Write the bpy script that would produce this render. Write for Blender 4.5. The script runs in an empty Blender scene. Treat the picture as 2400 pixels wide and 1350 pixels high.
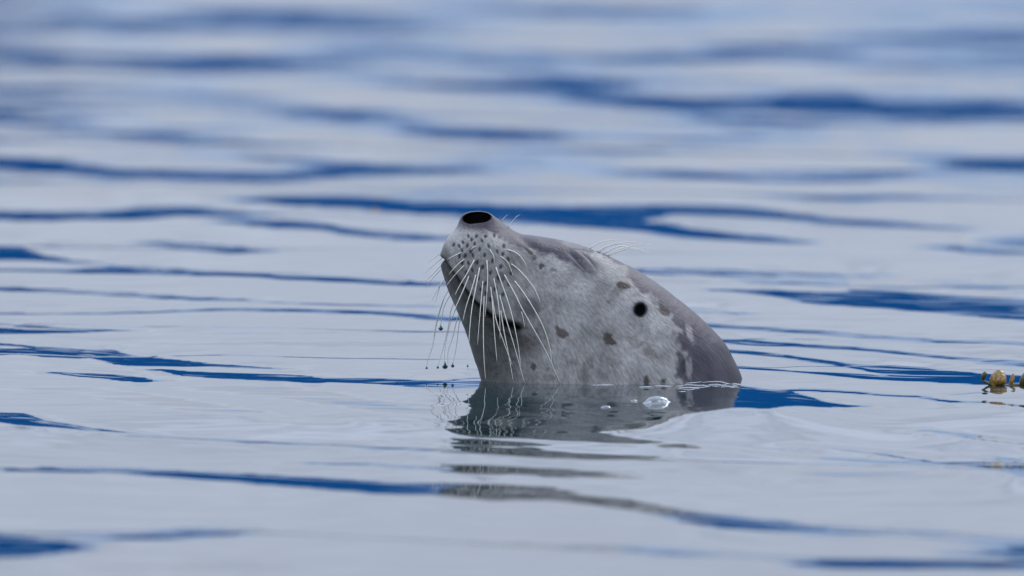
import bpy, bmesh, math, random
import numpy as np
from mathutils import Vector
from mathutils.bvhtree import BVHTree

random.seed(4)
RNG = np.random.default_rng(11)
rad = math.radians
scene = bpy.context.scene
COL = scene.collection

# ------------------------------------------------------------------ camera
FPX = 26820.0                       # focal length in photo pixels (2400 wide): about 400 mm
SLANT = 12.0                        # metres from the lens to the seal
E_SEAL = rad(3.2)                   # how far below the horizon the seal floats
E_C = E_SEAL - math.atan(215.0 / FPX)
CAM_Y = -SLANT * math.cos(E_SEAL)
CAM_H = SLANT * math.sin(E_SEAL)
cam_data = bpy.data.cameras.new('camera')
cam = bpy.data.objects.new('camera', cam_data)
COL.objects.link(cam)
cam.location = (0, CAM_Y, CAM_H)
cam.rotation_euler = (math.pi / 2 - E_C, 0, 0)
cam_data.sensor_width = 36.0
cam_data.lens = FPX / 2400.0 * 36.0
cam_data.clip_start = 0.1
cam_data.clip_end = 30000
cam_data.dof.use_dof = True
cam_data.dof.focus_distance = SLANT - 0.07
cam_data.dof.aperture_fstop = 9.0
cam_data.dof.aperture_blades = 9
scene.camera = cam

# ------------------------------------------------------------------ sky and sun (bright overcast)
SUN_EL, SUN_AZ = rad(40), rad(28)
world = bpy.data.worlds.new('World')
scene.world = world
world.use_nodes = True
nt = world.node_tree
nt.nodes.clear()
out = nt.nodes.new('ShaderNodeOutputWorld')
bg = nt.nodes.new('ShaderNodeBackground')
bg.inputs['Strength'].default_value = 0.1
sky = nt.nodes.new('ShaderNodeTexSky')
sky.sky_type = 'NISHITA'
sky.sun_disc = False
sky.sun_elevation = SUN_EL
sky.sun_rotation = SUN_AZ
tc = nt.nodes.new('ShaderNodeTexCoord')
sep = nt.nodes.new('ShaderNodeSeparateXYZ')
nt.links.new(tc.outputs['Generated'], sep.inputs[0])
mr = nt.nodes.new('ShaderNodeMapRange')          # overcast deck: paler overhead, greyer at the horizon
mr.inputs['From Min'].default_value = 0.0
mr.inputs['From Max'].default_value = 0.42
mr.inputs['To Min'].default_value = 0.40
mr.inputs['To Max'].default_value = 1.15
mr.interpolation_type = 'SMOOTHSTEP'
nt.links.new(sep.outputs['Z'], mr.inputs['Value'])
nz = nt.nodes.new('ShaderNodeTexNoise')
nz.inputs['Scale'].default_value = 5.0
nz.inputs['Detail'].default_value = 5.0
mp = nt.nodes.new('ShaderNodeMapping')
mp.inputs['Scale'].default_value = (1, 1, 7.0)
nt.links.new(tc.outputs['Generated'], mp.inputs['Vector'])
nt.links.new(mp.outputs[0], nz.inputs['Vector'])
mr2 = nt.nodes.new('ShaderNodeMapRange')
mr2.inputs['From Min'].default_value = 0.3
mr2.inputs['From Max'].default_value = 0.7
mr2.inputs['To Min'].default_value = 0.80
mr2.inputs['To Max'].default_value = 1.16
nt.links.new(nz.outputs['Fac'], mr2.inputs['Value'])
mul = nt.nodes.new('ShaderNodeMath'); mul.operation = 'MULTIPLY'
nt.links.new(mr.outputs[0], mul.inputs[0]); nt.links.new(mr2.outputs[0], mul.inputs[1])
cl = nt.nodes.new('ShaderNodeVectorMath'); cl.operation = 'SCALE'
cl.inputs[0].default_value = (12.9, 14.3, 17.9)
nt.links.new(mul.outputs[0], cl.inputs['Scale'])
mix = nt.nodes.new('ShaderNodeMixRGB')
mix.inputs['Fac'].default_value = 0.9
nt.links.new(sky.outputs[0], mix.inputs['Color1'])
nt.links.new(cl.outputs[0], mix.inputs['Color2'])
nt.links.new(mix.outputs[0], bg.inputs['Color'])
nt.links.new(bg.outputs[0], out.inputs['Surface'])

sun_data = bpy.data.lights.new('sun', 'SUN')
sun_data.energy = 1.0
sun_data.angle = rad(25)
sun_data.color = (1.0, 0.96, 0.9)
sun = bpy.data.objects.new('sun', sun_data)
COL.objects.link(sun)
sd = Vector((math.sin(SUN_AZ) * math.cos(SUN_EL), math.cos(SUN_AZ) * math.cos(SUN_EL), math.sin(SUN_EL)))
sun.rotation_euler = sd.to_track_quat('Z', 'Y').to_euler()
sun.location = (3, 3, 6)

vs = scene.view_settings
vs.view_transform = 'Standard'
vs.look = 'None'
vs.gamma = 1.0
vs.use_curve_mapping = False
vs.exposure = 0.0

# ------------------------------------------------------------------ helpers
SE, CE = math.sin(E_C), math.cos(E_C)

def ray(px, py):
    u = (px - 1200.0) / FPX
    v = (675.0 - py) / FPX
    return u, CE + v * SE, -SE + v * CE

def at_depth(px, py, y):
    """the point of a photo pixel's sight line at world depth y"""
    dx, dy, dz = ray(px, py)
    t = (y - CAM_Y) / dy
    return Vector((dx * t, y, CAM_H + dz * t))

def project(P):
    """photo pixel of world points (n,3)"""
    x = P[..., 0]; y = P[..., 1] - CAM_Y; z = P[..., 2] - CAM_H
    d = y * CE - z * SE
    v = (y * SE + z * CE) / d
    return 1200.0 + FPX * x / d, 675.0 - FPX * v

PXM = FPX / SLANT                   # photo pixels per metre at the seal

def smooth01(t):
    t = np.clip(t, 0, 1)
    return t * t * (3 - 2 * t)

def vnoise(x, y, seed):
    """smooth value noise on arrays"""
    r = np.random.default_rng(seed)
    tab = r.random((256, 256))
    xi = np.floor(x).astype(int); yi = np.floor(y).astype(int)
    fx = x - xi; fy = y - yi
    fx = fx * fx * fx * (fx * (fx * 6 - 15) + 10); fy = fy * fy * fy * (fy * (fy * 6 - 15) + 10)
    a = tab[yi & 255, xi & 255]; b = tab[yi & 255, (xi + 1) & 255]
    c = tab[(yi + 1) & 255, xi & 255]; d = tab[(yi + 1) & 255, (xi + 1) & 255]
    return (a * (1 - fx) + b * fx) * (1 - fy) + (c * (1 - fx) + d * fx) * fy - 0.5

def tag(o, label=None, cat=None, group=None, kind=None):
    if label: o['label'] = label
    if cat: o['category'] = cat
    if group: o['group'] = group
    if kind: o['kind'] = kind
    return o

def grid_mesh(name, V, nr, nc, mat, close_c=False, parent=None, extra_faces=None, smooth=True):
    """V (nr*nc,3), quads between neighbouring rows and columns"""
    r = np.arange(nr - 1)[:, None]
    if close_c:
        c = np.arange(nc)[None, :]; c2 = (c + 1) % nc
    else:
        c = np.arange(nc - 1)[None, :]; c2 = c + 1
    q = np.stack([r * nc + c, r * nc + c2, (r + 1) * nc + c2, (r + 1) * nc + c], axis=-1).reshape(-1, 4)
    faces = [q]
    me = bpy.data.meshes.new(name)
    tot = len(q)
    loops = q.reshape(-1).astype(np.int32)
    starts = np.arange(0, 4 * tot, 4, dtype=np.int32)
    sizes = np.full(tot, 4, dtype=np.int32)
    if extra_faces:
        for f in extra_faces:
            starts = np.append(starts, len(loops)).astype(np.int32)
            sizes = np.append(sizes, len(f)).astype(np.int32)
            loops = np.append(loops, np.array(f, dtype=np.int32))
    me.vertices.add(len(V)); me.vertices.foreach_set('co', np.asarray(V, dtype=np.float32).reshape(-1))
    me.loops.add(len(loops)); me.loops.foreach_set('vertex_index', loops)
    me.polygons.add(len(starts)); me.polygons.foreach_set('loop_start', starts)
    try:
        me.polygons.foreach_set('loop_total', sizes)
    except Exception:
        pass
    me.update(calc_edges=True)
    me.validate()
    if smooth:
        me.polygons.foreach_set('use_smooth', np.ones(len(me.polygons), dtype=bool))
    me.materials.append(mat)
    o = bpy.data.objects.new(name, me)
    COL.objects.link(o)
    if parent: o.parent = parent
    return o

def material(name):
    m = bpy.data.materials.new(name)
    m.use_nodes = True
    return m, m.node_tree, m.node_tree.nodes['Principled BSDF']

# ------------------------------------------------------------------ materials of the setting
def make_water_mat():
    m, t, b = material('sea_water')
    b.inputs['Base Color'].default_value = (0.004, 0.020, 0.026, 1)
    b.inputs['Roughness'].default_value = 0.025
    b.inputs['IOR'].default_value = 1.34
    n = t.nodes.new('ShaderNodeTexNoise')                 # faint capillary shiver on the glassy surface
    tcn = t.nodes.new('ShaderNodeTexCoord')
    mpn = t.nodes.new('ShaderNodeMapping')
    mpn.inputs['Scale'].default_value = (5, 11, 5)
    t.links.new(tcn.outputs['Object'], mpn.inputs['Vector'])
    t.links.new(mpn.outputs[0], n.inputs['Vector'])
    n.inputs['Scale'].default_value = 1.0
    n.inputs['Detail'].default_value = 2.0
    bp = t.nodes.new('ShaderNodeBump')
    bp.inputs['Strength'].default_value = 0.1
    bp.inputs['Distance'].default_value = 0.01
    t.links.new(n.outputs['Fac'], bp.inputs['Height'])
    t.links.new(bp.outputs[0], b.inputs['Normal'])
    return m

def make_hill_mat(name, c0, c1):
    m, t, b = material(name)
    n = t.nodes.new('ShaderNodeTexNoise')
    n.inputs['Scale'].default_value = 0.004
    n.inputs['Detail'].default_value = 8
    tcn = t.nodes.new('ShaderNodeTexCoord')
    t.links.new(tcn.outputs['Object'], n.inputs['Vector'])
    cr = t.nodes.new('ShaderNodeValToRGB')
    cr.color_ramp.elements[0].position = 0.35
    cr.color_ramp.elements[0].color = c0
    cr.color_ramp.elements[1].position = 0.65
    cr.color_ramp.elements[1].color = c1
    t.links.new(n.outputs['Fac'], cr.inputs['Fac'])
    t.links.new(cr.outputs[0], b.inputs['Base Color'])
    b.inputs['Roughness'].default_value = 0.95
    b.inputs['Specular IOR Level'].default_value = 0.0
    return m

WATER = make_water_mat()
HILL = make_hill_mat('hazy_forest_slope', (0.001, 0.036, 0.125, 1), (0.002, 0.050, 0.155, 1))  # blue of distant haze put into the slope colour
ADDED_RANGE = make_hill_mat('added_pale_range', (0.24, 0.32, 0.42, 1), (0.33, 0.41, 0.50, 1))  # paled in the colour itself, standing in for the air between

# ------------------------------------------------------------------ water surface
# Dark streaks of the photo as (strength, softness, [(x, top, bottom), ...]): the places where the ripples lie flat
# or lean away and mirror the blue shore; everywhere else they lean to the viewer and mirror the cloud.
STREAKS = [
 (.55,10,[(0,112,146),(100,118,145),(230,122,170),(430,130,165),(560,135,165)]),
 (.9,12,[(480,128,158),(545,122,160),(620,132,158)]),
 (.45,10,[(0,192,212),(150,194,212),(220,195,205)]),
 (.5,10,[(0,215,245),(130,225,245)]),
 (.6,8,[(0,260,280),(75,262,285)]),
 (.5,15,[(350,20,90),(430,30,85),(520,5,70),(650,20,60),(800,30,70),(900,25,75)]),
 (.6,8,[(320,302,320),(400,310,330),(520,320,338),(580,335,342)]),
 (.6,8,[(455,290,305),(500,286,308),(540,296,306)]),
 (.45,10,[(600,215,240),(700,235,275),(800,255,280)]),
 (.85,9,[(0,368,385),(80,368,385),(150,375,395),(250,390,412),(350,402,410),(480,408,420),(620,405,425),(760,395,410)]),
 (.7,8,[(670,360,372),(740,362,380),(790,372,385)]),
 (.5,8,[(640,385,410),(800,385,410),(900,385,405),(1000,395,408)]),
 (.65,14,[(1160,118,140),(1240,112,170),(1340,125,205),(1450,185,215),(1550,200,220)]),
 (.7,8,[(1020,192,208),(1150,190,205),(1270,190,208),(1400,200,218)]),
 (.55,9,[(1400,130,150),(1600,125,150)]),
 (.95,9,[(1040,298,318),(1070,290,320),(1130,292,320),(1180,300,322),(1300,312,325),(1360,318,325)]),
 (.5,8,[(880,262,278),(1040,280,300)]),
 (.5,8,[(1370,345,358),(1480,348,358)]),
 (.5,10,[(1270,0,30),(1450,0,45),(1600,5,60)]),
 (1,8,[(1520,224,245),(1600,226,250),(1680,240,285),(1720,258,306),(1800,262,306),(1815,270,290)]),
 (1,9,[(1660,232,246),(1800,232,250),(1860,198,256),(1950,190,254),(2000,210,254),(2060,225,260),(2100,232,285),(2180,232,288),(2250,225,278),(2350,228,275),(2450,240,278)]),
 (.6,8,[(1580,315,330),(1700,316,330)]),
 (.55,12,[(1600,105,140),(1750,100,140),(1850,85,140),(1950,110,140)]),
 (.8,14,[(2180,70,115),(2230,40,120),(2300,45,115),(2360,55,100)]),
 (.5,12,[(2150,0,25),(2400,0,40)]),
 (.5,10,[(2050,130,160),(2400,125,170)]),
 (.85,8,[(2300,362,392),(2360,362,400),(2450,358,402)]),
 (.9,7,[(1620,402,415),(1660,399,418),(1720,405,420),(1800,415,425),(1950,410,425)]),
 (.6,8,[(1880,392,408),(2050,395,408)]),
 (.6,7,[(1520,395,410),(1600,390,420)]),
 (.85,5,[(0,498,514),(100,502,515),(300,500,513)]),
 (1,6,[(310,487,503),(330,482,503),(450,486,503),(465,490,500)]),
 (.5,8,[(460,480,505),(550,490,510)]),
 (.8,6,[(550,512,520),(640,515,530),(740,520,534),(800,530,545),(900,540,556),(980,548,562)]),
 (.9,6,[(620,460,470),(700,452,480),(820,455,485),(950,475,495),(1050,480,500),(1150,483,510),(1250,482,515),(1350,480,520),(1450,478,525),(1600,475,500),(1700,480,505),(1780,480,510),(1850,500,515),(2000,512,525),(2200,528,535)]),
 (.85,6,[(1250,500,520),(1400,520,530),(1500,525,540),(1600,530,555),(1700,545,560),(1850,560,570)]),
 (.6,6,[(1900,455,468),(2000,452,472),(2150,455,465)]),
 (.95,5,[(2240,572,582),(2260,575,594),(2330,580,596),(2380,588,594)]),
 (.7,5,[(2370,550,580),(2450,545,580)]),
 (1,5,[(350,567,569),(400,568,578),(450,570,586),(540,574,590),(570,578,590),(580,584,588)]),
 (.4,5,[(0,562,572),(350,570,582)]),
 (1,4,[(0,574,606),(40,576,606),(75,585,607),(110,598,610),(200,612,616),(350,625,630),(500,635,643),(650,645,650),(800,650,660),(900,655,665),(1000,660,668)]),
 (.8,4,[(0,628,634),(150,630,636),(280,626,640),(420,634,643),(560,640,645)]),
 (.9,3.5,[(0,673,680),(150,677,684),(300,686,694),(400,692,698),(550,700,702)]),
 (.65,2.5,[(400,697,700),(550,703,705),(800,712,714),(1000,716,719)]),
 (.8,3,[(0,733,736),(250,732,735),(400,728,731),(500,724,727),(620,723,727),(800,727,732),(900,731,736),(1050,738,750)]),
 (.9,3,[(0,758,762),(100,763,766),(200,770,772),(300,774,775)]),
 (1,2.5,[(0,770,781),(80,773,779),(200,775,777)]),
 (.6,2,[(450,780,781),(800,779,780),(1050,776,778)]),
 (.35,6,[(300,802,806),(800,800,808),(1000,802,808)]),
 (1,1.5,[(0,802,807),(40,807,808.5),(90,812,813)]),
 (1,1.5,[(0,817,830),(50,819,828),(100,814,835),(150,814,838),(180,818,838)]),
 (1,1.5,[(110,813,817),(160,815,822),(230,832,842),(270,849,852)]),
 (1,1.5,[(180,819,825),(220,819,838),(272,818,850),(300,828,857),(350,835,858),(400,846,859),(440,855,859)]),
 (1,1.5,[(300,832,840),(400,838,845),(440,844,852),(540,853,860),(640,861,865)]),
 (1,1.5,[(380,865,867),(430,868,880),(540,874,888),(640,876,893),(720,880,900),(745,884,900),(760,884,896),(850,885,900),(950,888,907),(1010,892,915)]),
 (1,2,[(140,871,873),(200,873,882),(270,876,890),(330,882,898),(350,886,897),(358,890,893)]),
 (.42,6,[(140,905,915),(300,920,945),(500,950,970),(700,985,992)]),
 (.5,8,[(520,908,918),(640,905,930),(800,930,955),(950,955,975),(1100,965,985)]),
 (1,2,[(0,968,990),(60,970,998),(100,985,1000),(180,1000,1006),(220,1008,1010)]),
 (.6,1.5,[(220,1010,1011.5),(400,1024,1027),(600,1036,1038),(800,1044,1047),(1000,1052,1055)]),
 (.75,5,[(100,1098,1104),(250,1099,1106),(420,1104,1120),(500,1110,1122),(650,1118,1138),(850,1130,1155),(1000,1136,1160)]),
 (.75,9,[(0,1255,1310),(60,1262,1308),(110,1270,1300)]),
 (.55,8,[(0,1252,1275),(200,1250,1275),(450,1243,1262),(560,1244,1250)]),
 (.4,10,[(450,1310,1335),(560,1315,1340)]),
 # the mirror under the seal and the broken streaks of it
 (1,2,[(990,892,913),(1020,892,926),(1050,890,938),(1100,885,947),(1200,885,950),(1300,888,957),(1450,890,965),(1560,890,970),(1640,890,968),(1700,895,960),(1740,908,958),(1800,913,962),(1850,918,954),(1940,943,955),(1990,952,955)]),
 (.47,2,[(880,944,945),(1020,951,954),(1080,953,966),(1150,960,970),(1300,975,984),(1400,992,995)]),
 (.47,2,[(1230,952,953),(1310,957,962),(1400,970,976),(1480,982,983)]),
 (.47,2.5,[(860,984,985),(1030,995,1001),(1080,1000,1018),(1120,1000,1023),(1250,1010,1025),(1400,1022,1034),(1500,1036,1040)]),
 (.3,3,[(1450,1030,1036),(1600,1045,1050),(1750,1058,1063),(1900,1072,1075)]),
 (.425,3,[(980,1032,1034),(1065,1033,1040),(1115,1034,1041),(1180,1040,1042)]),
 (.47,3,[(800,1037,1040),(1000,1048,1053),(1080,1048,1056),(1200,1056,1064),(1330,1067,1071)]),
 (.28,3,[(1300,1066,1072),(1600,1075,1080),(1800,1085,1090)]),
 (.425,5,[(700,1082,1085),(1040,1095,1102),(1120,1098,1107),(1300,1105,1112)]),
 (.28,5,[(1300,1103,1115),(1500,1112,1122),(1700,1125,1132)]),
 (.47,7,[(800,1128,1140),(1000,1138,1155),(1040,1142,1160),(1200,1145,1167),(1280,1150,1172),(1400,1172,1185)]),
 (.95,7,[(1380,1168,1180),(1480,1176,1194),(1560,1193,1212),(1650,1205,1235),(1800,1222,1245),(1870,1230,1248),(1890,1236,1244)]),
 (.55,8,[(1880,1232,1252),(2050,1240,1260),(2400,1265,1290)]),
 (.55,8,[(1200,1275,1280),(1600,1290,1305),(1850,1305,1315)]),
 (.9,7,[(1920,1315,1330),(2100,1315,1332),(2300,1318,1332),(2450,1320,1335)]),
 (.85,6,[(2270,1296,1299),(2355,1292,1302),(2400,1288,1322),(2460,1282,1326)]),
 # right of the seal
 (.95,5,[(1550,628,642),(1650,630,644),(1800,635,647)]),
 (.65,5,[(1800,640,660),(2000,640,670),(2080,655,680),(2200,655,670),(2400,665,690)]),
 (.9,4,[(1990,640,648),(2040,640,648)]),
 (.9,4,[(1700,677,679),(1800,679,690),(1880,682,705),(1910,685,712)]),
 (1,3,[(1915,690,712),(1920,684,714),(1975,682,715),(1990,675,716),(2200,688,732),(2400,700,750),(2500,705,755)]),
 (.95,3,[(1610,720,732),(1680,725,733),(1730,733,736)]),
 (.95,3.5,[(1650,757,764),(1750,763,771),(1900,775,783),(2050,786,792),(2200,796,800),(2400,802,809)]),
 (.95,3,[(1680,790,800),(1780,796,808),(1890,806,812),(2000,812,819),(2200,832,838),(2400,846,852)]),
 (.7,3,[(2320,848,852),(2400,855,860)]),
 (.95,2.5,[(1700,817,823),(1800,825,832),(1950,845,850),(2050,856,872),(2150,862,890),(2280,874,900),(2400,880,905)]),
 (.9,2,[(1730,859,861),(1900,872,874),(2020,875,885),(2200,890,897),(2400,902,910)]),
 (1,1.5,[(1880,912,918),(1950,914,921),(2070,926,930),(2150,930,935),(2230,940,946),(2260,943,945)]),
 (.9,1.5,[(2310,943,946),(2400,952,956)]),
 (.7,1.5,[(2250,926,928),(2290,920,924),(2330,918,920)]),
 (.95,3,[(2180,1010,1014),(2250,1018,1025),(2400,1032,1044)]),
 (.9,4,[(1880,1040,1043),(2080,1060,1068),(2200,1070,1085),(2320,1080,1095),(2400,1085,1120)]),
 (.75,3,[(2280,1065,1068),(2400,1072,1082)]),
 (.65,3,[(1600,1043,1048),(1850,1068,1072),(2000,1078,1082),(2200,1085,1092)]),
 (.4,8,[(1900,1100,1118),(2200,1115,1125)]),
]

def build_water():
    cols = np.unique(np.concatenate([
        -np.geomspace(1530, 200000, 26) + 30 * 0, np.arange(-1500, -100, 30.0), np.arange(-100, 2500, 5.0),
        np.arange(2500, 3930, 30.0), 2400 + np.geomspace(1560, 200000, 26)]))
    up = np.concatenate([np.arange(895, 560, -2.0), np.arange(560, 0, -3.0), np.arange(0, -300, -5.0)])
    dn = np.concatenate([np.arange(895, 1400, 2.0), np.arange(1400, 1900, 8.0)])
    X = cols[None, :]

    def tone(rows, Y):
        T = np.zeros(Y.shape)
        base = np.interp(rows, [-700, 0, 420, 520, 650, 1000, 1350], [.50, .48, .42, .18, .06, .04, .20])[:, None]
        # wandering edges
        wx = 14 * vnoise(X / 190 + 0 * Y, Y / 60, 1) + 5 * vnoise(X / 55, Y / 22, 2)
        wy = np.interp(rows, [-700, 450, 600, 1000, 1350], [9, 7, 2.2, 2.2, 6])[:, None]
        wv = wy * (vnoise(X / 130, Y / 25, 3) + .6 * vnoise(X / 45, Y / 9, 4))
        Xw = X + wx; Yw = Y + wv
        for st, soft, pts in STREAKS:
            px = np.array([p[0] for p in pts], float); pt = np.array([p[1] for p in pts], float); pb = np.array([p[2] for p in pts], float)
            ext = 170.0 if soft > 4 else 100.0
            top = np.interp(Xw, px, pt); bot = np.interp(Xw, px, pb)
            mid = (top + bot) / 2; half = (bot - top) / 2
            dx = np.maximum(np.maximum(px[0] - Xw, Xw - px[-1]), 0)
            if px[0] <= 0: dx = np.maximum(Xw - px[-1], 0)
            if px[-1] >= 2400: dx = np.maximum(px[0] - Xw, 0)
            dx = np.where((X < -80) | (X > 2480), np.maximum(dx, 3 * np.maximum(-80 - X, X - 2480)), dx)
            half = (half + (3.0 if pt[0] > 980 else 1.2) + .25 * soft) * np.clip(1 - dx / ext, 0, 1)
            st = min(1.0, st * (1.2 if pt[0] < 600 else 1.28 if pt[0] > 980 else 1.1))
            d = (np.abs(Yw - mid) - half) / max(soft, 1.0)
            v = st * smooth01(.5 - .5 * d) * smooth01(1.15 - dx / ext)
            T = np.maximum(T, v)
        # ripples nobody traced: outside the picture, and fine ones everywhere
        outw = smooth01(np.maximum(np.maximum((-60 - X) / 200, (X - 2460) / 200), np.maximum((-30 - Y) / 120, (Y - 1380) / 80)))
        cell = np.interp(rows, [-700, 0, 600, 1900], [26, 24, 14, 26])[:, None]
        rs = np.cumsum(np.abs(np.gradient(rows)) / cell[:, 0])[:, None]
        n = vnoise(X / 420, rs, 5) + .6 * vnoise(X / 170 + 7, rs * 2.1, 6)
        T = np.maximum(T, outw * np.clip((n - .12) * 3.2, 0, 1))
        amp = np.interp(rows, [-700, 380, 520, 620, 900, 1350], [.6, .55, .45, .36, .34, .45])[:, None]
        fine = vnoise(X / 300, rs * 2.6 + 3, 7) + .7 * vnoise(X / 150 + 3, rs * 5.3, 8) + .4 * vnoise(X / 60, rs * 9, 9)
        T = base * (1 - T) + T + amp * fine * (0.35 + np.minimum(T, .9) * 1.2 * (T < .75) + .0)
        return np.clip(T, -0.25, 1.05)

    q_of = lambda y: (SE - (675 - y) / FPX * CE) / (CE + (675 - y) / FPX * SE)
    # crest lines of the longer ripples (photo rows): beyond each the surface drops out of sight
    def crest(n, seed, slant=70):
        return n + slant * (np.clip(cols, -600, 3000) - 1200) / 2400 + 9 * vnoise(cols / 260, cols * 0 + seed, 31) + 4 * vnoise(cols / 90, cols * 0 + seed, 32)
    DN = [(1046, np.interp(cols, [0, 400, 1000, 1400, 1900, 2400], [1011, 1026, 1053, 1075, 1088, 1100])),
          (1150, np.interp(cols, [0, 420, 1000, 1280, 1560, 1890, 2400], [1097, 1106, 1138, 1152, 1196, 1232, 1262])),
          (1275, np.interp(cols, [0, 560, 1200, 1850, 2400], [1250, 1244, 1277, 1308, 1316])),
          (1400, crest(1400, 1.5)), (1600, crest(1600, 2.5))]
    UP = [(n, crest(n, n * .37, sl)) for n, sl in [(846, 40), (782, 50), (652, 40), (590, 30), (515, 50), (445, 40), (350, 45), (275, 40), (180, 35), (85, 30), (-40, 20), (-150, 10)]]

    def march(rows, crests):
        sgn = 1 if rows[-1] > rows[0] else -1
        cn = [c[0] for c in crests]
        xs = np.array([rows[0]] + cn + [rows[-1]], float)
        Yi = np.zeros((len(rows), len(cols)))
        for c in range(len(cols)):
            ys = np.array([rows[0]] + [cr_[1][c] for cr_ in crests] + [rows[-1]], float)
            Yi[:, c] = np.interp(rows * sgn, xs * sgn, ys)
        T = tone(rows, Yi)
        Q = q_of(Yi)
        core = (cols > -400) & (cols < 2800)
        fade = np.clip((np.abs(cols - 1200) - 2700) / 2500, 0, 1)
        ci = {int(np.argmin(np.abs(rows - n))) for n in cn}
        oy, oz, oi = [CAM_H / Q[0]], [np.zeros(len(cols))], [Yi[0]]
        y = oy[0]
        for k in range(1, len(rows)):
            h = CAM_H - y * Q[k - 1]
            e = np.degrees(np.arctan(Q[k]))
            d = -CAM_Y - y                                   # metres in front of the seal
            hm = h[core].mean()
            if sgn > 0:
                need = np.degrees(np.arctan((.17 - h) / np.maximum(d, .5))) + 1.5
                near = smooth01((d - .35) / .45)
                ew = 7.8 + (np.clip(need, 7.8, 15) - 7.8) * near
                eb = 1.7
                em = 5.0 + (np.clip(np.degrees(np.arctan((.115 - h) / np.maximum(d, .5))), 5.0, 10.0) - 5.0) * near
            else:
                ew, eb, em = 7.8, 1.5, 4.6
            Tk = T[k]
            E = np.where(Tk < .4, ew + (em - ew) * Tk / .4, em + (eb - em) * (Tk - .4) / .6)
            if sgn > 0:                                      # the swelling ripple that mirrors the head just below its waterline
                bot_ = np.interp(cols, [990, 1020, 1050, 1100, 1200, 1300, 1450, 1560, 1640, 1700, 1760], [914, 926, 938, 947, 950, 957, 965, 970, 968, 962, 958])
                top_ = np.interp(cols, [1000, 1120, 1400, 1740], [893, 888, 902, 900])
                u_ = np.clip((Yi[k] - top_) / np.maximum(bot_ - top_, 1), 0, 1.0)
                in_ = smooth01((cols - 950) / 170) * smooth01((1740 - cols) / 260) * (Yi[k] < bot_ + 2)
                E = E + in_ * 9 * u_ ** 1.4
            s = np.tan(np.radians((E - e) / 2)) - .4 * (h - hm)
            s = s * (1 - fade) - .4 * h * fade
            s = np.maximum(s, -.62 * Q[k])
            yk = y * (Q[k - 1] + s) / (Q[k] + s)
            for st_ in ((1, 3, 7, 14) if rows[k] > 480 else (1, 3, 6, 10, 16, 24)):
                sm = yk.copy()
                sm[st_:-st_] = .5 * yk[st_:-st_] + .25 * (yk[2 * st_:] + yk[:-2 * st_])
                yk = yk + (.16 if rows[k] > 480 else .3) * (sm - yk)
            y = yk
            oy.append(y); oz.append(CAM_H - y * Q[k]); oi.append(Yi[k])
            if k in ci:
                drop = float(np.clip(-hm * sgn, 0, .035)) * .9
                D_ = drop / Q[k] * (1 - fade)
                y1 = y - sgn * D_
                for t_ in (.12, .35, .7, 1.0):
                    yy = y + (y1 - y) * t_
                    oy.append(yy)
                    oz.append(CAM_H - yy * Q[k] - (.35 * drop * math.sin(math.pi * t_) if t_ < 1 else 0))
                    oi.append(Yi[k] if t_ == 1 else Yi[k] * 0 - 1e6)
                y = y1
        return np.array(oy), np.array(oz), np.array(oi)

    Yu, Zu, ru = march(up, UP)
    Yn, Zn, rn = march(dn, DN)
    # far rows out to the horizon and near rows to under the viewer
    farY, farZ = [], []
    lastY, lastZ = Yu[-1], Zu[-1]
    for f in np.geomspace(1.05, 400, 34):
        farY.append(lastY * f); farZ.append(lastZ * math.exp(-(f - 1) / .35))
    nearY, nearZ = [], []
    y0, z0 = Yn[-1], Zn[-1]
    for f in np.linspace(.02, 1, 40):
        nearY.append(y0 + (1.0 - y0) * f); nearZ.append(z0 * math.exp(-f / .12))
    Yall = np.vstack([np.array(nearY)[::-1], Yn[::-1], Yu[1:], np.array(farY)])
    Zall = np.vstack([np.array(nearZ)[::-1], Zn[::-1], Zu[1:], np.array(farZ)])
    # sideways position: straight along each sight-line column
    Xall = Yall * ((cols - 1200) / FPX)[None, :] / CE
    V = np.stack([Xall, Yall + CAM_Y, Zall], -1).reshape(-1, 3)
    nr, nc = Yall.shape
    L = 9000.0
    b = len(V)
    xl, xr = V[0, 0], V[nc - 1, 0]
    fl, fr = V[(nr - 1) * nc], V[nr * nc - 1]
    ex = np.array([[-L, CAM_Y + 1, 0], [L, CAM_Y + 1, 0], [L, CAM_Y - L, 0], [-L, CAM_Y - L, 0],
                   [fl[0], CAM_Y + 1, 0], [fr[0], CAM_Y + 1, 0]])
    V = np.vstack([V, ex])
    faces = [[b + 3, b + 2, b + 1, nc - 1, 0, b], [0, (nr - 1) * nc, b], [nc - 1, b + 1, nr * nc - 1]]
    o = grid_mesh('sea_water', V, nr, nc, WATER, extra_faces=faces)
    tag(o, kind='structure')
    surf = dict(cols=cols, I=np.vstack([rn[::-1], ru[1:]]), Y=np.vstack([Yn[::-1], Yu[1:]]) + CAM_Y)
    return o, surf

sea, SURF = build_water()

def on_water(px, py):
    """point of the water surface seen at a photo pixel"""
    c = int(np.argmin(np.abs(SURF['cols'] - px)))
    r = int(np.argmin(np.abs(SURF['I'][:, c] - py)))
    return at_depth(px, py, float(SURF['Y'][r, c]))

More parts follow.
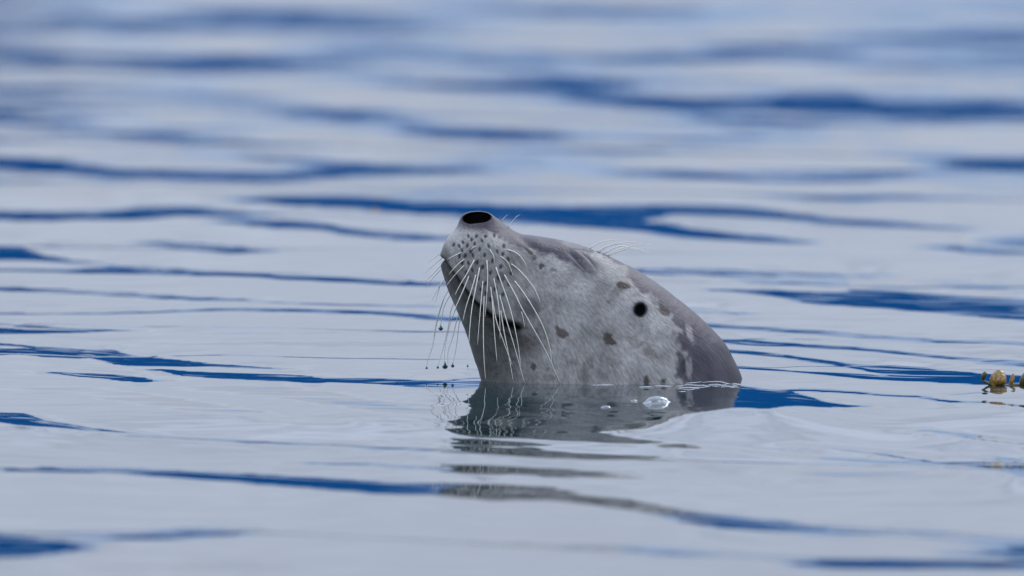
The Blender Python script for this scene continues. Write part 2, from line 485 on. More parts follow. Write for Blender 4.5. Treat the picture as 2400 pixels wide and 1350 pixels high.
# ------------------------------------------------------------------ the far shore and an added second range (seen only mirrored in the water)
def build_hills(name, mat, r0, depth, base, seed):
    na, nr = 720, 14
    A = np.linspace(0, 2 * math.pi, na, endpoint=False)
    V = []
    for k in range(nr):
        t = k / (nr - 1)
        r = r0 + depth * t
        prof = math.sin(min(t * 1.6, 1.0) * math.pi / 2)
        hh = base * (1 + .12 * np.sin(A * 3 + seed) + .10 * np.sin(A * 7 + 2.2 * seed) + .40 * vnoise(A * 9, A * 0 + .5, 21 + seed) + .16 * vnoise(A * 40, A * 0 + k * .3, 22 + seed))
        z = hh * prof + (base * .08 * vnoise(A * 60, A * 0 + k, 23 + seed) if k else 0) - (15 if k == 0 else 0)
        V.append(np.stack([np.cos(A) * r, np.sin(A) * r, z], -1))
    o = grid_mesh(name, np.concatenate(V), nr, na, mat, close_c=True)
    tag(o, kind='structure')
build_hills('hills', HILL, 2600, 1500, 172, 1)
build_hills('added_mountains', ADDED_RANGE, 6000, 1500, 440, 5)  # unseen second range, added so ripples mirror a paler mid-tone

# ------------------------------------------------------------------ the seal
# profile stations: front or throat edge, back edge (photo pixels), half width across (photo pixels)
STN = [
 ((1110,496.5),(1120,496),5), ((1096,499),(1138,498),24), ((1084,506),(1154,505),38), ((1075,523),(1170,515),45),
 ((1064,540),(1187,528),60), ((1047,560),(1207,542),78), ((1036,584),(1226,549),93), ((1031,604),(1258,554),104),
 ((1034,626),(1296,559),113), ((1041,652),(1338,568),121), ((1053,688),(1380,582),130), ((1068,722),(1428,602),141),
 ((1083,757),(1482,627),155), ((1098,799),(1538,662),170), ((1113,845),(1598,708),188), ((1125,882),(1655,757),206),
 ((1136,925),(1704,812),224), ((1146,980),(1742,893),240), ((1156,1060),(1776,1000),262), ((1160,1190),(1825,1150),285),
 ((1150,1400),(1880,1380),305), ((1160,1650),(1890,1640),305), ((1240,1950),(1850,1950),270), ((1380,2200),(1740,2200),170), ((1520,2310),(1600,2310),40)]

def catmull(P, t):
    P = np.asarray(P, float)
    i = np.clip(np.floor(t).astype(int), 0, len(P) - 2); f = (t - i)[:, None]
    p0 = P[np.maximum(i - 1, 0)]; p1 = P[i]; p2 = P[i + 1]; p3 = P[np.minimum(i + 2, len(P) - 1)]
    return .5 * (2 * p1 + (p2 - p0) * f + (2 * p0 - 5 * p1 + 4 * p2 - p3) * f * f + (3 * p1 - p0 - 3 * p2 + p3) * f ** 3)

def seg_dist(px, py, poly):
    """distance to a polyline and signed side"""
    best = np.full(px.shape, 1e9); side = np.zeros(px.shape); along = np.zeros(px.shape)
    for k in range(len(poly) - 1):
        ax, ay = poly[k]; bx, by = poly[k + 1]
        vx, vy = bx - ax, by - ay; L2 = vx * vx + vy * vy
        t = np.clip(((px - ax) * vx + (py - ay) * vy) / L2, 0, 1)
        d = np.hypot(px - ax - t * vx, py - ay - t * vy)
        m = d < best
        best = np.where(m, d, best); side = np.where(m, np.sign(vx * (py - ay) - vy * (px - ax)), side); along = np.where(m, (k + t) / (len(poly) - 1), along)
    return best, side, along

MOUTH = [(1026,606),(1040,614),(1052,628),(1072,650),(1095,680),(1120,712),(1150,740),(1180,757),(1210,766),(1228,768)]
EYE = [(1330,586),(1344,600),(1358,618),(1376,636),(1396,652)]
EYE2 = [(1334,606),(1352,626),(1378,648)]
EYE3 = [(1350,586),(1370,602),(1392,624),(1404,642)]
PADBACK = [(1196,560),(1228,590),(1252,632),(1264,680),(1258,730),(1236,764)]
BROWLINE = [(1212,549),(1240,572),(1275,590),(1320,604)]
FOLL = [(713,515),(760,570),(825,525),(905,600),(805,635),(705,650),(640,600),(1065,515),(950,535),(1000,675),(880,715),(760,725),(635,710),(600,785),
 (685,785),(795,785),(955,790),(860,875),(1120,745),(1205,665),(1195,775),(1270,840),(1065,870),(940,945),(805,980),(720,1010),(650,880),(740,880),
 (1045,1025),(1175,945),(1310,1040),(895,1080),(1000,1165),(1150,1100),(1290,1190),(1120,1245),(930,1250),(1000,1310),(510,630),(590,650),(1220,1330),(1060,1390)]
FOLL = [(980 + a / 6, 470 + b / 6) for a, b in FOLL]

def spot(px, py, cx, cy, rx, ry, ang, soft=.35, wob=0.0, seed=40):
    a = rad(ang); dx = px - cx; dy = py - cy
    u = dx * math.cos(a) + dy * math.sin(a); v = -dx * math.sin(a) + dy * math.cos(a)
    d = np.sqrt((u / rx) ** 2 + (v / ry) ** 2)
    if wob: d = d + wob * (vnoise(px / (rx * .7), py / (ry * .7), seed) + .6 * vnoise(px / 4, py / 4, seed + 1))
    return smooth01((1 + soft - d) / (2 * soft))

def build_seal():
    nst = len(STN)
    per = [8, 10, 14] + [18] * 12 + [14] * 3 + [6] * 6
    ts = np.concatenate([k + np.arange(n) / n for k, n in enumerate(per[:nst - 1])] + [np.array([nst - 1.0])])
    Vp = catmull([s[0] for s in STN], ts); Dp = catmull([s[1] for s in STN], ts); W = catmull([[s[2]] for s in STN], ts)[:, 0]
    nseg = 360
    th = np.linspace(0, 2 * math.pi, nseg, endpoint=False)
    ct, st = np.cos(th), np.sin(th)
    ex = 2.0 / 2.12
    cc = np.sign(ct) * np.abs(ct) ** ex; ss = np.sign(st) * np.abs(st) ** ex
    # photo pixels on the symmetry plane y = 0 -> metres
    def plane(p):
        u = (p[:, 0] - 1200) / FPX; v = (675 - p[:, 1]) / FPX
        dy = CE + v * SE; t = -CAM_Y / dy
        return u * t, CAM_H + (-SE + v * CE) * t
    vx, vz = plane(Vp); dx, dz = plane(Dp)
    cx, cz = (vx + dx) / 2, (vz + dz) / 2
    hx, hz = (dx - vx) / 2, (dz - vz) / 2
    # widest a little towards the throat on the head
    P = np.zeros((len(ts), nseg, 3))
    P[..., 0] = cx[:, None] + hx[:, None] * cc[None, :]
    P[..., 2] = cz[:, None] + hz[:, None] * cc[None, :]
    P[..., 1] = -(W / PXM)[:, None] * ss[None, :]
    # outward normals
    def normals(P):
        du = np.gradient(P, axis=0)
        dv = np.roll(P, -1, 1) - np.roll(P, 1, 1)
        n = np.cross(dv, du)
        n /= np.maximum(np.linalg.norm(n, axis=-1, keepdims=True), 1e-12)
        c = np.stack([cx, 0 * cx, cz], -1)[:, None, :]
        f = np.sign(((P - c) * n).sum(-1, keepdims=True)); f[f == 0] = 1
        return n * f
    N = normals(P)
    def pix(P):
        Q = P.copy(); Q[..., 1] = -np.abs(Q[..., 1])
        return project(Q)
    px, py = pix(P)
    facing = smooth01((np.abs(N[..., 1]) - .05) / .25)        # features live on the flanks, not on the outline
    D = np.zeros(px.shape)
    # whisker pad, cheek, brow, chin volumes
    D += 22 * np.exp(-((px - 1138) / 62) ** 2 - ((py - 640) / 78) ** 2) * facing
    D += 9 * np.exp(-((px - 1190) / 45) ** 2 - ((py - 700) / 50) ** 2) * facing
    D += 7 * np.exp(-((px - 1400) / 60) ** 2 - ((py - 606) / 22) ** 2) * facing
    D -= 7 * np.exp(-((px - 1300) / 60) ** 2 - ((py - 600) / 30) ** 2) * facing
    D += 6 * np.exp(-((px - 1350) / 90) ** 2 - ((py - 740) / 90) ** 2) * facing
    # mouth: pad overhangs, jaw steps back
    md, ms, ma = seg_dist(px, py, MOUTH)
    endf = smooth01((1 - ma) / .12) * .85 + .15
    below = (ms > 0)
    D -= np.where(below, 10 * np.exp(-(md / 34) ** 2), 0) * endf * facing
    D -= 11 * np.exp(-(md / 6.0) ** 2) * endf
    D += np.where(below, 4 * np.exp(-((md - 16) / 9) ** 2), 3.5 * np.exp(-((md - 12) / 8) ** 2)) * endf * facing
    # crease behind the pad, brow fold, closed eye
    d, s, a = seg_dist(px, py, PADBACK); D -= 5.5 * np.exp(-(d / 13) ** 2) * np.sin(np.clip(a, .03, .97) * math.pi) * facing
    d, s, a = seg_dist(px, py, BROWLINE); D -= 5 * np.exp(-(d / 9) ** 2) * np.sin(np.clip(a + .1, .0, 1) * math.pi) * facing
    ed, es, ea = seg_dist(px, py, EYE)
    ee = np.sin(np.clip(ea, .02, .98) * math.pi)
    D -= 3.0 * np.exp(-(ed / 3.2) ** 2) * ee
    D += 3.5 * np.exp(-((ed - 10) / 6) ** 2) * ee
    ed2, _, ea2 = seg_dist(px, py, EYE2); ee2 = np.sin(np.clip(ea2, .02, .98) * math.pi)
    D -= 2.6 * np.exp(-(ed2 / 2.6) ** 2) * ee2
    ed3, _, ea3 = seg_dist(px, py, EYE3); ee3 = np.sin(np.clip(ea3, .02, .98) * math.pi)
    D -= 2.2 * np.exp(-(ed3 / 2.6) ** 2) * ee3
    # ear opening and nostril
    ear = spot(px, py, 1500, 728, 15, 16, 20, .25, .12, 50)
    earrim = spot(px, py, 1500, 728, 25, 26, 20, .4) - ear
    D += 1.6 * earrim
    nos = spot(px, py, 1118, 513.5, 31, 14.5, -4, .14) * smooth01((527.5 - (py + (px - 1118) * .10)) / 3.0)
    nrim = spot(px, py, 1118, 513, 40, 24, -4, .3) - nos
    D += 1.5 * np.clip(nrim, 0, 1)
    # follicle dimples
    fol = np.zeros(px.shape)
    for i, (fx, fy) in enumerate(FOLL):
        fol = np.maximum(fol, spot(px, py, fx, fy, 2.9 + .5 * (i % 3), 5.0 + .7 * (i % 2), -25 + 20 * ((i * 7) % 3), .5))
    D -= 1.4 * fol
    # soft unevenness of wet fur
    D += 1.3 * vnoise(px / 38, py / 30, 60) + .7 * vnoise(px / 13 + py / 40, py / 11, 61)
    P = P + N * (D / PXM)[..., None]
    P[..., 1] -= np.sign(P[..., 1]) * np.minimum((20 * nos + 14 * ear) / PXM, np.abs(P[..., 1]) * .8)   # openings run inwards

    # ---- coat colour: fur markings, with shade of throat, jaw and pad painted in
    light = np.array([.232, .226, .212]); dark = np.array([.030, .026, .038]); brown = np.array([.034, .024, .018]); ink = np.array([.010, .012, .015])
    C = np.ones(px.shape + (3,)) * light
    n1 = vnoise(px / 60 + py / 130, py / 55, 70) + .6 * vnoise(px / 24, py / 26, 71) + .35 * vnoise(px / 9, py / 10, 72)
    def over(C, m, col, k=1.0):
        m = np.clip(m * k, 0, 1)[..., None]
        return C * (1 - m) + np.asarray(col) * m
    # streaky fur direction follows the head axis
    fu = (px * .62 + py * .78); fv = (-px * .78 + py * .62)
    streak = vnoise(fu / 36, fv / 5.5, 73) + .5 * vnoise(fu / 18, fv / 2.8, 74)
    C = C * (1 + .55 * n1 + .17 * streak)[..., None]
    # dark saddle over crown and neck
    bx = [(1170,556),(1228,586),(1290,603),(1345,606),(1400,606),(1450,624),(1500,672),(1545,712),(1568,740),(1575,800),(1592,850),(1606,905),(1620,1000),(1640,1400),(1640,2400)]
    d, s, a = seg_dist(px, py, bx)
    sgn = d * -s
    sad = smooth01((sgn + 42 * n1 + 4) / 15)
    C = over(C, sad, dark * 1.25, .9)
    C = over(C, smooth01((sgn - 70) / 60), dark * .72, .8)
    n2 = vnoise(fu / 60, fv / 22, 75) + .7 * vnoise(fu / 26, fv / 11, 76)
    C = C * (1 + .38 * n2 * sad)[..., None]
    # pale flecks in the saddle and pale patches on the cheek
    for (x, y, rx, ry, an, k) in [(1535,755,24,34,-70,.7),(1588,771,12,6,35,.6),(1618,785,7,22,-18,.55),(1616,862,9,24,-6,.5),(1532,862,38,20,40,.45),(1566,770,10,14,0,.3),
                                  (1330,690,46,16,8,.5),(1268,668,30,20,0,.35),(1420,618,34,10,30,.55),(1375,600,22,6,28,.35),(1345,575,30,5,15,.3),(1290,600,26,7,30,.3),
                                  (1460,760,34,30,20,.25),(1520,700,20,14,30,.4),(1575,893,18,8,0,.3)]:
        C = over(C, spot(px, py, x, y, rx, ry, an, .32, .7, int(x)), light * 1.36, k)
    # brown and dark spots
    for (x, y, rx, ry, an, k, c) in [(1317,780,19,10,38,.85,brown*1.5),(1428,796,19,10,44,.9,brown),(1460,670,16,10,12,.9,brown),(1448,681,18,8,-30,.4,brown*1.4),(1270,621,6,8,5,.85,brown),
                                     (1242,588,13,5,40,.8,brown),(1252,603,6,5,20,.7,brown),(1297,632,8,4,25,.5,brown*1.3),(1556,728,15,9,52,.75,brown),(1250,859,6,8,-20,.8,ink*2),
                                     (1284,866,6,5,0,.45,ink*3),(1515,893,9,12,0,.85,brown*.8),(1556,896,6,8,0,.8,brown*.8),(1375,862,14,18,20,.3,brown*1.5),(1285,886,12,8,0,.35,brown*1.6),
                                     (1485,800,20,14,30,.35,brown*1.7),(1520,820,26,12,50,.4,brown*1.6),(1598,850,10,24,-10,.6,dark*.5),(1200,560,8,5,30,.5,brown),(1214,572,6,4,30,.5,brown),
                                     (1178,652,11,12,0,.6,ink*1.6),(1425,708,6,4,30,.3,brown),(1055,690,3,4,0,.8,ink),(1154,832,7,8,0,.45,ink*3),(1180,850,8,7,0,.35,ink*3),(1165,876,4,3,0,.5,ink*2),
                                     (1300,722,5,7,0,.3,ink*3),(1235,672,5,6,0,.35,ink*3),(1340,850,16,10,0,.25,brown*2),(1440,850,18,12,20,.25,brown*2)]:
        C = over(C, spot(px, py, x, y, rx, ry, an, .22, .6, int(x + y)), c, k)
    # greyer nose leather, then painted shade: behind the pad, below the mouth, jaw, throat
    C = over(C, spot(px, py, 1122, 512, 60, 34, 8, .4, .25, 80), [.040, .035, .046], .9)
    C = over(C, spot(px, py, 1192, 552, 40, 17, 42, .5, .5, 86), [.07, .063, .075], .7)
    C = over(C, spot(px, py, 1238, 724, 26, 24, -20, .6, .5, 81), [.040, .041, .048], .65)  # shade behind the pad put into the fur colour
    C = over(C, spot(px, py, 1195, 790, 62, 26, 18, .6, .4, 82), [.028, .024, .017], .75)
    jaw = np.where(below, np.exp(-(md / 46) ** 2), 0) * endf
    C = over(C, jaw, [.034, .035, .029], .85)  # greenish dark jaw, underside shade included in the colour
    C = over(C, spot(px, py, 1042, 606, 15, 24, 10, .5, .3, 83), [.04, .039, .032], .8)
    C = over(C, spot(px, py, 1112, 838, 85, 105, -14, .7, .3, 84), [.045, .051, .045], .78)  # shade of the down-facing throat painted as darker fur
    # closed-eye creases, lips, follicles, openings
    C = over(C, np.exp(-(ed / 4.2) ** 2) * ee, [.025, .023, .028], .85)
    C = over(C, np.exp(-(ed2 / 3.4) ** 2) * ee2, [.025, .023, .028], .8)
    C = over(C, np.exp(-(ed3 / 3.4) ** 2) * ee3, [.03, .027, .033], .75)
    C = over(C, spot(px, py, 1366, 622, 44, 17, 42, .7, .5, 85), [.075, .070, .082], .5)
    C = over(C, np.exp(-((ed - 9) / 6) ** 2) * ee, [.07, .067, .075], .5)
    C = over(C, np.exp(-(md / (6.5 + 4.5 * smooth01((ma - .35) / .4))) ** 2) * endf, [.006, .005, .004], .98)
    C = over(C, fol, ink, .85)
    C = over(C, spot(px, py, 1500, 728, 21, 22, 20, .4), [.06, .06, .07], .7)
    C = over(C, ear, [.003, .003, .004])
    C = over(C, smooth01(nos * 1.4), [.002, .002, .002])
    C = np.clip(C, .002, .6)
    gloss = 1 - np.clip(1.2 * nos + 1.0 * ear + .9 * np.exp(-(md / 7) ** 2) * endf + .5 * fol + .6 * np.exp(-(ed / 4) ** 2) * ee, 0, 1)

    nr = len(ts)
    V = P.reshape(-1, 3)
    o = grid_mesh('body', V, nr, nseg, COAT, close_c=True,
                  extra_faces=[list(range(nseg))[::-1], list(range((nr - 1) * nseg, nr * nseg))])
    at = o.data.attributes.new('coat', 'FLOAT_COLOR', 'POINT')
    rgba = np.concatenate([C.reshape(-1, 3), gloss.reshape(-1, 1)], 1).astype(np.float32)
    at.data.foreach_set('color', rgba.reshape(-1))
    bm = bmesh.new(); bm.from_mesh(o.data); bmesh.ops.recalc_face_normals(bm, faces=bm.faces); bm.to_mesh(o.data)
    tree = BVHTree.FromBMesh(bm); bm.free()
    return o, tree

def make_coat():
    m, t, b = material('wet_seal_fur')
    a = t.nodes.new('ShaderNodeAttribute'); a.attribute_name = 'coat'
    tcn = t.nodes.new('ShaderNodeTexCoord')
    rot = t.nodes.new('ShaderNodeMapping'); rot.inputs['Rotation'].default_value = (0, rad(-58), 0)
    mpn = t.nodes.new('ShaderNodeMapping'); mpn.inputs['Scale'].default_value = (95, 470, 520)
    t.links.new(tcn.outputs['Object'], rot.inputs['Vector'])
    t.links.new(rot.outputs[0], mpn.inputs['Vector'])
    n = t.nodes.new('ShaderNodeTexNoise'); n.inputs['Scale'].default_value = 1.0; n.inputs['Detail'].default_value = 4
    t.links.new(mpn.outputs[0], n.inputs['Vector'])
    mr = t.nodes.new('ShaderNodeMapRange'); mr.inputs['From Min'].default_value = .25; mr.inputs['From Max'].default_value = .75; mr.inputs['To Min'].default_value = .68; mr.inputs['To Max'].default_value = 1.32
    t.links.new(n.outputs['Fac'], mr.inputs['Value'])
    sc = t.nodes.new('ShaderNodeVectorMath'); sc.operation = 'SCALE'
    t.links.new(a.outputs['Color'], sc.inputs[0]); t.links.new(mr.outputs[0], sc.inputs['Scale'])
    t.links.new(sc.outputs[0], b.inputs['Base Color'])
    bp = t.nodes.new('ShaderNodeBump'); bp.inputs['Strength'].default_value = .55; bp.inputs['Distance'].default_value = .0014
    t.links.new(n.outputs['Fac'], bp.inputs['Height']); t.links.new(bp.outputs[0], b.inputs['Normal'])
    mr2 = t.nodes.new('ShaderNodeMapRange'); mr2.inputs['To Min'].default_value = .42; mr2.inputs['To Max'].default_value = .6
    t.links.new(n.outputs['Fac'], mr2.inputs['Value']); t.links.new(mr2.outputs[0], b.inputs['Roughness'])
    b.inputs['IOR'].default_value = 1.4
    b.inputs['Coat IOR'].default_value = 1.33; b.inputs['Coat Roughness'].default_value = .28
    t.links.new(bp.outputs[0], b.inputs['Coat Normal'])
    cw = t.nodes.new('ShaderNodeMath'); cw.operation = 'MULTIPLY'; cw.inputs[1].default_value = .16
    t.links.new(a.outputs['Alpha'], cw.inputs[0]); t.links.new(cw.outputs[0], b.inputs['Coat Weight'])
    sp = t.nodes.new('ShaderNodeMath'); sp.operation = 'MULTIPLY'; sp.inputs[1].default_value = .14
    t.links.new(a.outputs['Alpha'], sp.inputs[0]); t.links.new(sp.outputs[0], b.inputs['Specular IOR Level'])
    return m

COAT = make_coat()
m, t, b = material('whisker_keratin')
b.inputs['Base Color'].default_value = (.70, .68, .58, 1); b.inputs['Roughness'].default_value = .35
b.inputs['Subsurface Weight'].default_value = .0
WHISK = m

seal = bpy.data.objects.new('harbour_seal', None)
COL.objects.link(seal)
tag(seal, 'grey spotted seal with closed eyes lifting its whiskered snout out of the water', 'seal')
body, TREE = build_seal()
body.parent = seal

def tube(pts, radii, sides=6):
    pts = [Vector(p) for p in pts]
    vs, fs = [], []
    n = len(pts)
    up = Vector((0, -1, .2)).normalized()
    for i, p in enumerate(pts):
        d = (pts[min(i + 1, n - 1)] - pts[max(i - 1, 0)]).normalized()
        a = d.cross(up).normalized(); c = d.cross(a)
        for k in range(sides):
            w = 2 * math.pi * k / sides
            vs.append(p + (a * math.cos(w) + c * math.sin(w)) * radii[i])
    for i in range(n - 1):
        for k in range(sides):
            k2 = (k + 1) % sides
            fs.append((i * sides + k, i * sides + k2, (i + 1) * sides + k2, (i + 1) * sides + k))
    fs.append(tuple(range(sides))[::-1]); fs.append(tuple(range((n - 1) * sides, n * sides)))
    return vs, fs

def mesh_obj(name, vs, fs, mat, parent=None, smooth=True):
    me = bpy.data.meshes.new(name)
    me.from_pydata([tuple(v) for v in vs], [], fs)
    me.update()
    if smooth:
        for p in me.polygons: p.use_smooth = True
    me.materials.append(mat)
    o = bpy.data.objects.new(name, me)
    COL.objects.link(o)
    if parent: o.parent = parent
    return o

CAMV = Vector((0, CAM_Y, CAM_H))
def skin_at(px, py):
    d = Vector(ray(px, py)).normalized()
    hit = TREE.ray_cast(CAMV, d)
    return hit[0]

def whisker(pts, near=True, r0=.00058, lift=.32, y_far=None):
    P = catmull(pts, np.linspace(0, len(pts) - 1, 4 * len(pts) + 2))
    L = np.concatenate([[0], np.cumsum(np.hypot(*np.diff(P, axis=0).T))]) / PXM
    root = skin_at(*P[0]) if near else None
    y0 = root.y if root else (y_far if y_far is not None else 0.0)
    out = []
    for i, (x, y) in enumerate(P):
        if near:
            d = y0 - lift * L[i] * (1 - .25 * L[i] / max(L[-1], 1e-6)) + (.004 if i == 0 else 0)
            s = skin_at(x, y)
            if s and i > 0: d = min(d, s.y - .0015)
        else:
            d = y0 + .25 * L[i]
        out.append(at_depth(x, y, d))
    n = len(out)
    rr = [r0 * (1 - .72 * (i / (n - 1)) ** 1.3) * (1 + .10 * math.sin(i * 2.6)) for i in range(n)]
    vs, fs = tube(out, rr)
    return mesh_obj('whisker', vs, fs, WHISK, seal)

NEAR = [
 [(1113,607),(1095,640),(1078,668),(1066,692)], [(1100,645),(1085,682),(1067,722),(1064,732)], [(1116,642),(1105,680),(1092,720),(1085,752)],
 [(1125,623),(1114,680),(1105,730),(1099,800),(1097,868)], [(1132,657),(1129,690),(1125,735),(1119,808)], [(1135,690),(1133,760),(1134,830),(1138,889)],
 [(1141,608),(1143,645),(1141,690),(1137,742)], [(1150,670),(1155,720),(1159,780),(1165,848)], [(1153,690),(1163,750),(1180,800),(1201,857)],
 [(1157,650),(1165,690),(1171,740),(1172,795)], [(1170,688),(1187,750),(1205,810),(1229,896)], [(1161,623),(1178,670),(1195,720),(1207,770),(1216,820),(1220,860)],
 [(1173,725),(1182,780),(1192,830),(1203,893)], [(1180,640),(1205,685),(1222,720),(1250,770),(1283,830),(1314,900)], [(1205,657),(1225,683),(1252,725),(1275,770),(1290,820),(1292,852)],
 [(1198,618),(1217,633),(1247,667),(1260,692),(1267,710)], [(1172,600),(1190,615),(1203,647)], [(1188,585),(1205,590),(1222,603),(1235,625)],
 [(1148,585),(1157,600),(1158,616)], [(1089,607),(1070,622),(1052,643)], [(1088,622),(1070,640),(1047,668)], [(1080,592),(1063,600),(1048,608)],
 [(1222,730),(1226,745),(1230,768)], [(1115,577),(1108,581),(1102,586)]]
FAR = [
 [(1046,612),(1030,626),(1012,645),(994,662)], [(1050,618),(1035,630),(1012,655),(998,677)], [(1052,640),(1038,660),(1025,680),(1012,705)], [(1050,648),(1034,664),(1027,685),(1021,707)],
 [(1062,665),(1048,685),(1036,710),(1023,755),(1016,790)], [(1064,680),(1050,700),(1039,725),(1034,755),(1033,768)], [(1070,700),(1057,727),(1050,769),(1037,822),(1026,860)],
 [(1080,700),(1068,725),(1056,755),(1043,815),(1042,856)], [(1084,715),(1072,745),(1061,790),(1050,825),(1050,858)], [(1092,720),(1077,755),(1070,810),(1061,855)],
 [(1040,700),(1025,750),(1014,810),(1003,842),(1000,861)], [(1044,588),(1024,600),(1002,616)], [(1046,596),(1020,618),(996,640)]]
BROW = [
 [(1383,582),(1405,568),(1430,563),(1450,563)], [(1403,592),(1430,575),(1475,567),(1508,572)], [(1413,595),(1450,577),(1480,580),(1527,592)],
 [(1420,599),(1458,582),(1492,575),(1528,574)], [(1424,600),(1467,583),(1488,585),(1527,596)], [(1399,590),(1422,577),(1450,572),(1478,572)]]
NOSE = [[(1175,518),(1184,508),(1190,503)], [(1192,532),(1207,511),(1220,502)]]
for w in NEAR: whisker(w, True, .00064 if len(w) > 3 else .0005)
for i, w in enumerate(FAR): whisker(w, False, .00055, y_far=.02 + .008 * (i % 4))
for w in BROW: whisker(w, True, .0006, lift=.12)
for w in NOSE: whisker(w, True, .0003, lift=.1)

# ------------------------------------------------------------------ water beads, bubbles, foam, seaweed
def lathe(prof, seg=20, sx=1, sy=1):
    vs, fs = [], []
    for (r, z) in prof:
        for k in range(seg):
            a = 2 * math.pi * k / seg
            vs.append((r * sx * math.cos(a), r * sy * math.sin(a), z))
    for i in range(len(prof) - 1):
        for k in range(seg):
            k2 = (k + 1) % seg
            fs.append((i * seg + k, i * seg + k2, (i + 1) * seg + k2, (i + 1) * seg + k))
    fs.append(tuple(range(seg))[::-1]); fs.append(tuple(range((len(prof) - 1) * seg, len(prof) * seg)))
    return vs, fs

m, t, b = material('sea_water_bead')
b.inputs['Base Color'].default_value = (.03, .11, .09, 1); b.inputs['Roughness'].default_value = .03; b.inputs['IOR'].default_value = 1.33
b.inputs['Transmission Weight'].default_value = .35
BEAD = m

def bead(px, py, r, y, label):
    R = r / PXM
    prof = [(R * .05, R * 1.9), (R * .22, R * 1.35), (R * .55, R * .8), (R * .9, R * .3), (R, -.1 * R), (R * .9, -.5 * R), (R * .6, -.85 * R), (R * .1, -R)]
    vs, fs = lathe(prof, 14)
    o = mesh_obj('water_droplet', vs, fs, BEAD)
    o.location = at_depth(px, py, y)
    return tag(o, label, 'droplet')
bead(1033, 769, 6.0, .083, 'teardrop water droplet hanging high on a whisker in front of the chin')
bead(1043, 858, 7.0, .075, 'largest round dark green water bead at whisker tips just above the water')
bead(1061, 857, 4.6, .075, 'narrow dark green water bead at a whisker tip, between the largest bead and the throat')
bead(1026, 861, 3.2, .070, 'small dark water bead at a whisker tip beside the largest bead')
bead(1000, 862, 3.2, .070, 'small dark water bead on the whisker tip farthest from the throat')
bead(1096, 858, 2.8, -.07, 'tiny dark water bead on the whisker tip closest to the throat')

def film_mat(name, white):
    m = bpy.data.materials.new(name); m.use_nodes = True
    t = m.node_tree; t.nodes.clear()
    o = t.nodes.new('ShaderNodeOutputMaterial')
    tr = t.nodes.new('ShaderNodeBsdfTransparent'); gl = t.nodes.new('ShaderNodeBsdfGlossy'); gl.inputs['Roughness'].default_value = .06; gl.inputs['Color'].default_value = (.48, .52, .54, 1)
    df = t.nodes.new('ShaderNodeBsdfDiffuse'); df.inputs['Color'].default_value = (.75, .78, .8, 1)
    lw = t.nodes.new('ShaderNodeLayerWeight'); lw.inputs['Blend'].default_value = .35
    m1 = t.nodes.new('ShaderNodeMixShader'); m2 = t.nodes.new('ShaderNodeMixShader'); m2.inputs['Fac'].default_value = white
    t.links.new(lw.outputs['Facing'], m1.inputs['Fac'])
    t.links.new(tr.outputs[0], m1.inputs[1]); t.links.new(gl.outputs[0], m1.inputs[2])
    t.links.new(m1.outputs[0], m2.inputs[1]); t.links.new(df.outputs[0], m2.inputs[2])
    t.links.new(m2.outputs[0], o.inputs['Surface'])
    return m
FILM = film_mat('bubble_film', .05)
FOAM = film_mat('foam_film', .5)

def bubble(px, py, hw, hh, label):
    W, H = hw / PXM, hh / PXM
    prof = []
    for i in range(15):
        u = i / 14
        r = 1 - u
        z = (math.sqrt(max(0, 1 - (r / .8) ** 2)) if r < .66 else .565 * max(0, (1 - r) / .34) ** 1.6)
        prof.append((max(r, .02) * W, z * H))
    vs, fs = lathe(prof, 28, 1, .8)
    # smaller bubbles crowding the rim
    o = mesh_obj('bubble', vs, fs, FILM)
    p = on_water(px, py); p.z -= .0008
    o.location = p
    rr = random.Random(int(px))
    for k in range(9):
        a = rr.uniform(0, 2 * math.pi); q = rr.uniform(.45, .85); s = rr.uniform(.10, .2) * H * 1.6
        v2, f2 = lathe([(s, 0), (s * .95, s * .4), (s * .7, s * .75), (s * .3, s * .96), (s * .02, s)], 10)
        c = mesh_obj('small_bubble', v2, f2, FOAM, o)
        c.location = (math.cos(a) * q * W, math.sin(a) * q * W * .8, H * .25 * (1 - q))
    return tag(o, label, 'bubble', None)
bubble(1540, 944, 37, 17, 'large clear foam bubble floating on the seal reflection')
bubble(1486, 941, 11, 6, 'small foam bubble floating beside the large one')
bubble(1420, 955, 15, 6, 'flat little foam bubble farthest from the large one')

def foam_line(runs):
    vs, fs = [], []
    rr = random.Random(9)
    for run in runs:
        P = catmull(run, np.linspace(0, len(run) - 1, 8 * len(run)))
        pts, rad_ = [], []
        dep = []
        for (x, y) in P:
            s = skin_at(x, y); w = on_water(x, y)
            dep.append(min(w.y, s.y) if s is not None else w.y)
        dep = float(np.median(dep)) - .004
        for i, (x, y) in enumerate(P):
            pts.append(at_depth(x, y + .7 * math.sin(x * .06) + .3 * math.sin(x * .17 + 1), dep))
            e = math.sin(math.pi * (i + .5) / len(P))
            rad_.append(.00018 + .00042 * e)
        v, f = tube(pts, rad_, 6)
        b0 = len(vs)
        vs += v; fs += [tuple(b0 + k for k in q) for q in f]
    o = mesh_obj('foam', vs, fs, FOAM)
    return tag(o, 'thin white foam lapping along the waterline of the seal neck', 'foam', None, 'stuff')
foam_line([[(1380,903),(1410,902),(1440,903)], [(1498,907),(1515,906),(1530,907)], [(1534,905),(1560,905),(1580,907)],
           [(1584,905),(1610,902),(1640,904),(1668,907),(1700,910)], [(1590,909),(1615,908),(1640,911)], [(1640,899),(1665,895),(1690,895),(1712,900),(1742,906)],
           [(1586,918),(1600,917),(1612,919)], [(1690,903),(1712,905),(1735,909)], [(1660,902),(1680,901),(1700,904)], [(1600,899),(1625,897),(1645,896)], [(1716,898),(1730,901),(1748,905)]])

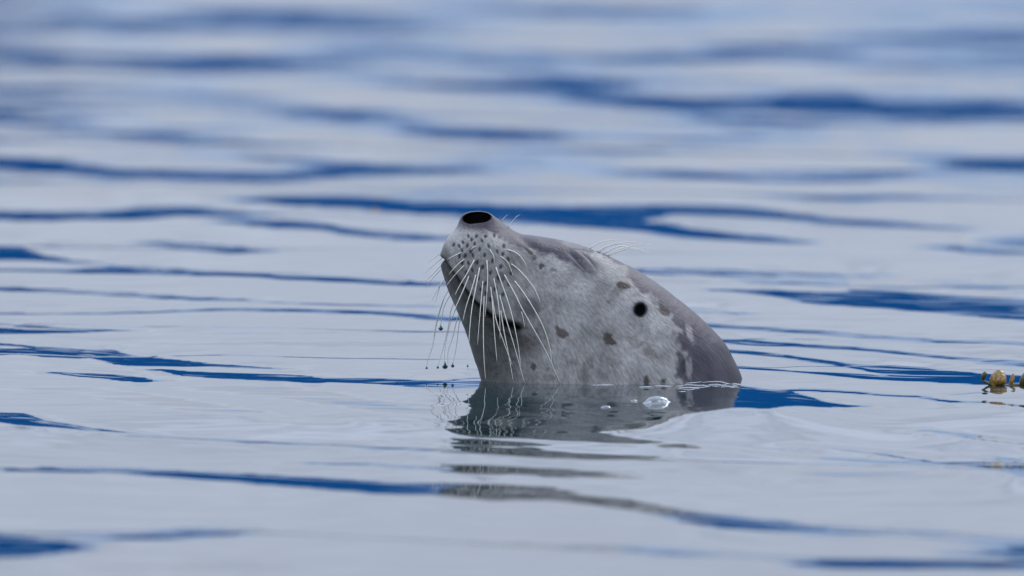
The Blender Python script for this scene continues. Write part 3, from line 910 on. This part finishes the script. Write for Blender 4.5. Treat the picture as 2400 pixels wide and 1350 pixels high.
m, t, b = material('rockweed')
n = t.nodes.new('ShaderNodeTexNoise'); n.inputs['Scale'].default_value = 160; n.inputs['Detail'].default_value = 4
cr = t.nodes.new('ShaderNodeValToRGB')
cr.color_ramp.elements[0].color = (.075, .050, .010, 1); cr.color_ramp.elements[1].color = (.36, .205, .04, 1)
cr.color_ramp.elements[0].position = .35; cr.color_ramp.elements[1].position = .6
tcn = t.nodes.new('ShaderNodeTexCoord'); t.links.new(tcn.outputs['Object'], n.inputs['Vector'])
t.links.new(n.outputs['Fac'], cr.inputs['Fac']); t.links.new(cr.outputs[0], b.inputs['Base Color']); b.inputs['Roughness'].default_value = .3
WEED = m
m, t, b = material('rockweed_dark')
b.inputs['Base Color'].default_value = (.055, .045, .008, 1); b.inputs['Roughness'].default_value = .3
WEEDD = m

weed = bpy.data.objects.new('floating_seaweed', None); COL.objects.link(weed)
wp = on_water(2345, 904)
weed.location = wp
tag(weed, 'ochre rockweed with rounded bladders poking up out of the water', 'seaweed')
def bladder(px, py, hw, hh, mat, seed):
    rr = np.random.default_rng(seed)
    prof = [(.03, 1.0), (.35, .95), (.68, .75), (.92, .4), (1, 0), (.93, -.4), (.75, -.8), (.5, -1.1)]
    vs, fs = lathe([(r * hw / PXM, z * hh / PXM) for r, z in prof], 18)
    out = []
    for (x, y, z) in vs:
        a = math.atan2(y, x)
        k = 1 + .10 * math.sin(2 * a + seed) + .06 * math.sin(5 * a + z * 900)
        out.append((x * k + .25 * z, y * k, z * (1 + .08 * math.sin(3 * a))))
    o = mesh_obj('bladder', out, fs, mat, weed)
    o.location = at_depth(px, py, wp.y) - wp
    return o
bladder(2306, 880, 6, 9, WEEDD, 1); big = bladder(2338, 887, 17, 19, WEED, 2); bladder(2372, 889, 5.5, 13, WEED, 3); bladder(2398, 890, 8, 15, WEEDD, 4)
# crease lobe on the large bladder
vs_, fs_ = lathe([(.0005, .0062), (.0035, .005), (.0055, .002), (.006, -.002), (.004, -.007)], 14)
l = mesh_obj('lobe', vs_, fs_, WEED, big); l.location = (.0035, -.0045, -.001); l.rotation_euler = (0, .5, 0)
sv, sf = tube([at_depth(2300, 890, wp.y) - wp, at_depth(2325, 903, wp.y) - wp, at_depth(2350, 906, wp.y) - wp, at_depth(2380, 903, wp.y) - wp, at_depth(2410, 899, wp.y) - wp], [.0012, .002, .0022, .002, .0014])
mesh_obj('stem', sv, sf, WEEDD, weed)

fl_p = on_water(880, 494)
vs_, fs_ = lathe([(.0003, .003), (.003, .0022), (.005, 0), (.003, -.002)], 14, 1, .8)
fl = mesh_obj('seaweed_scrap', vs_, fs_, WEED); fl.location = fl_p
tag(fl, 'tiny blurred ochre scrap floating alone on the water behind the seal', 'seaweed')
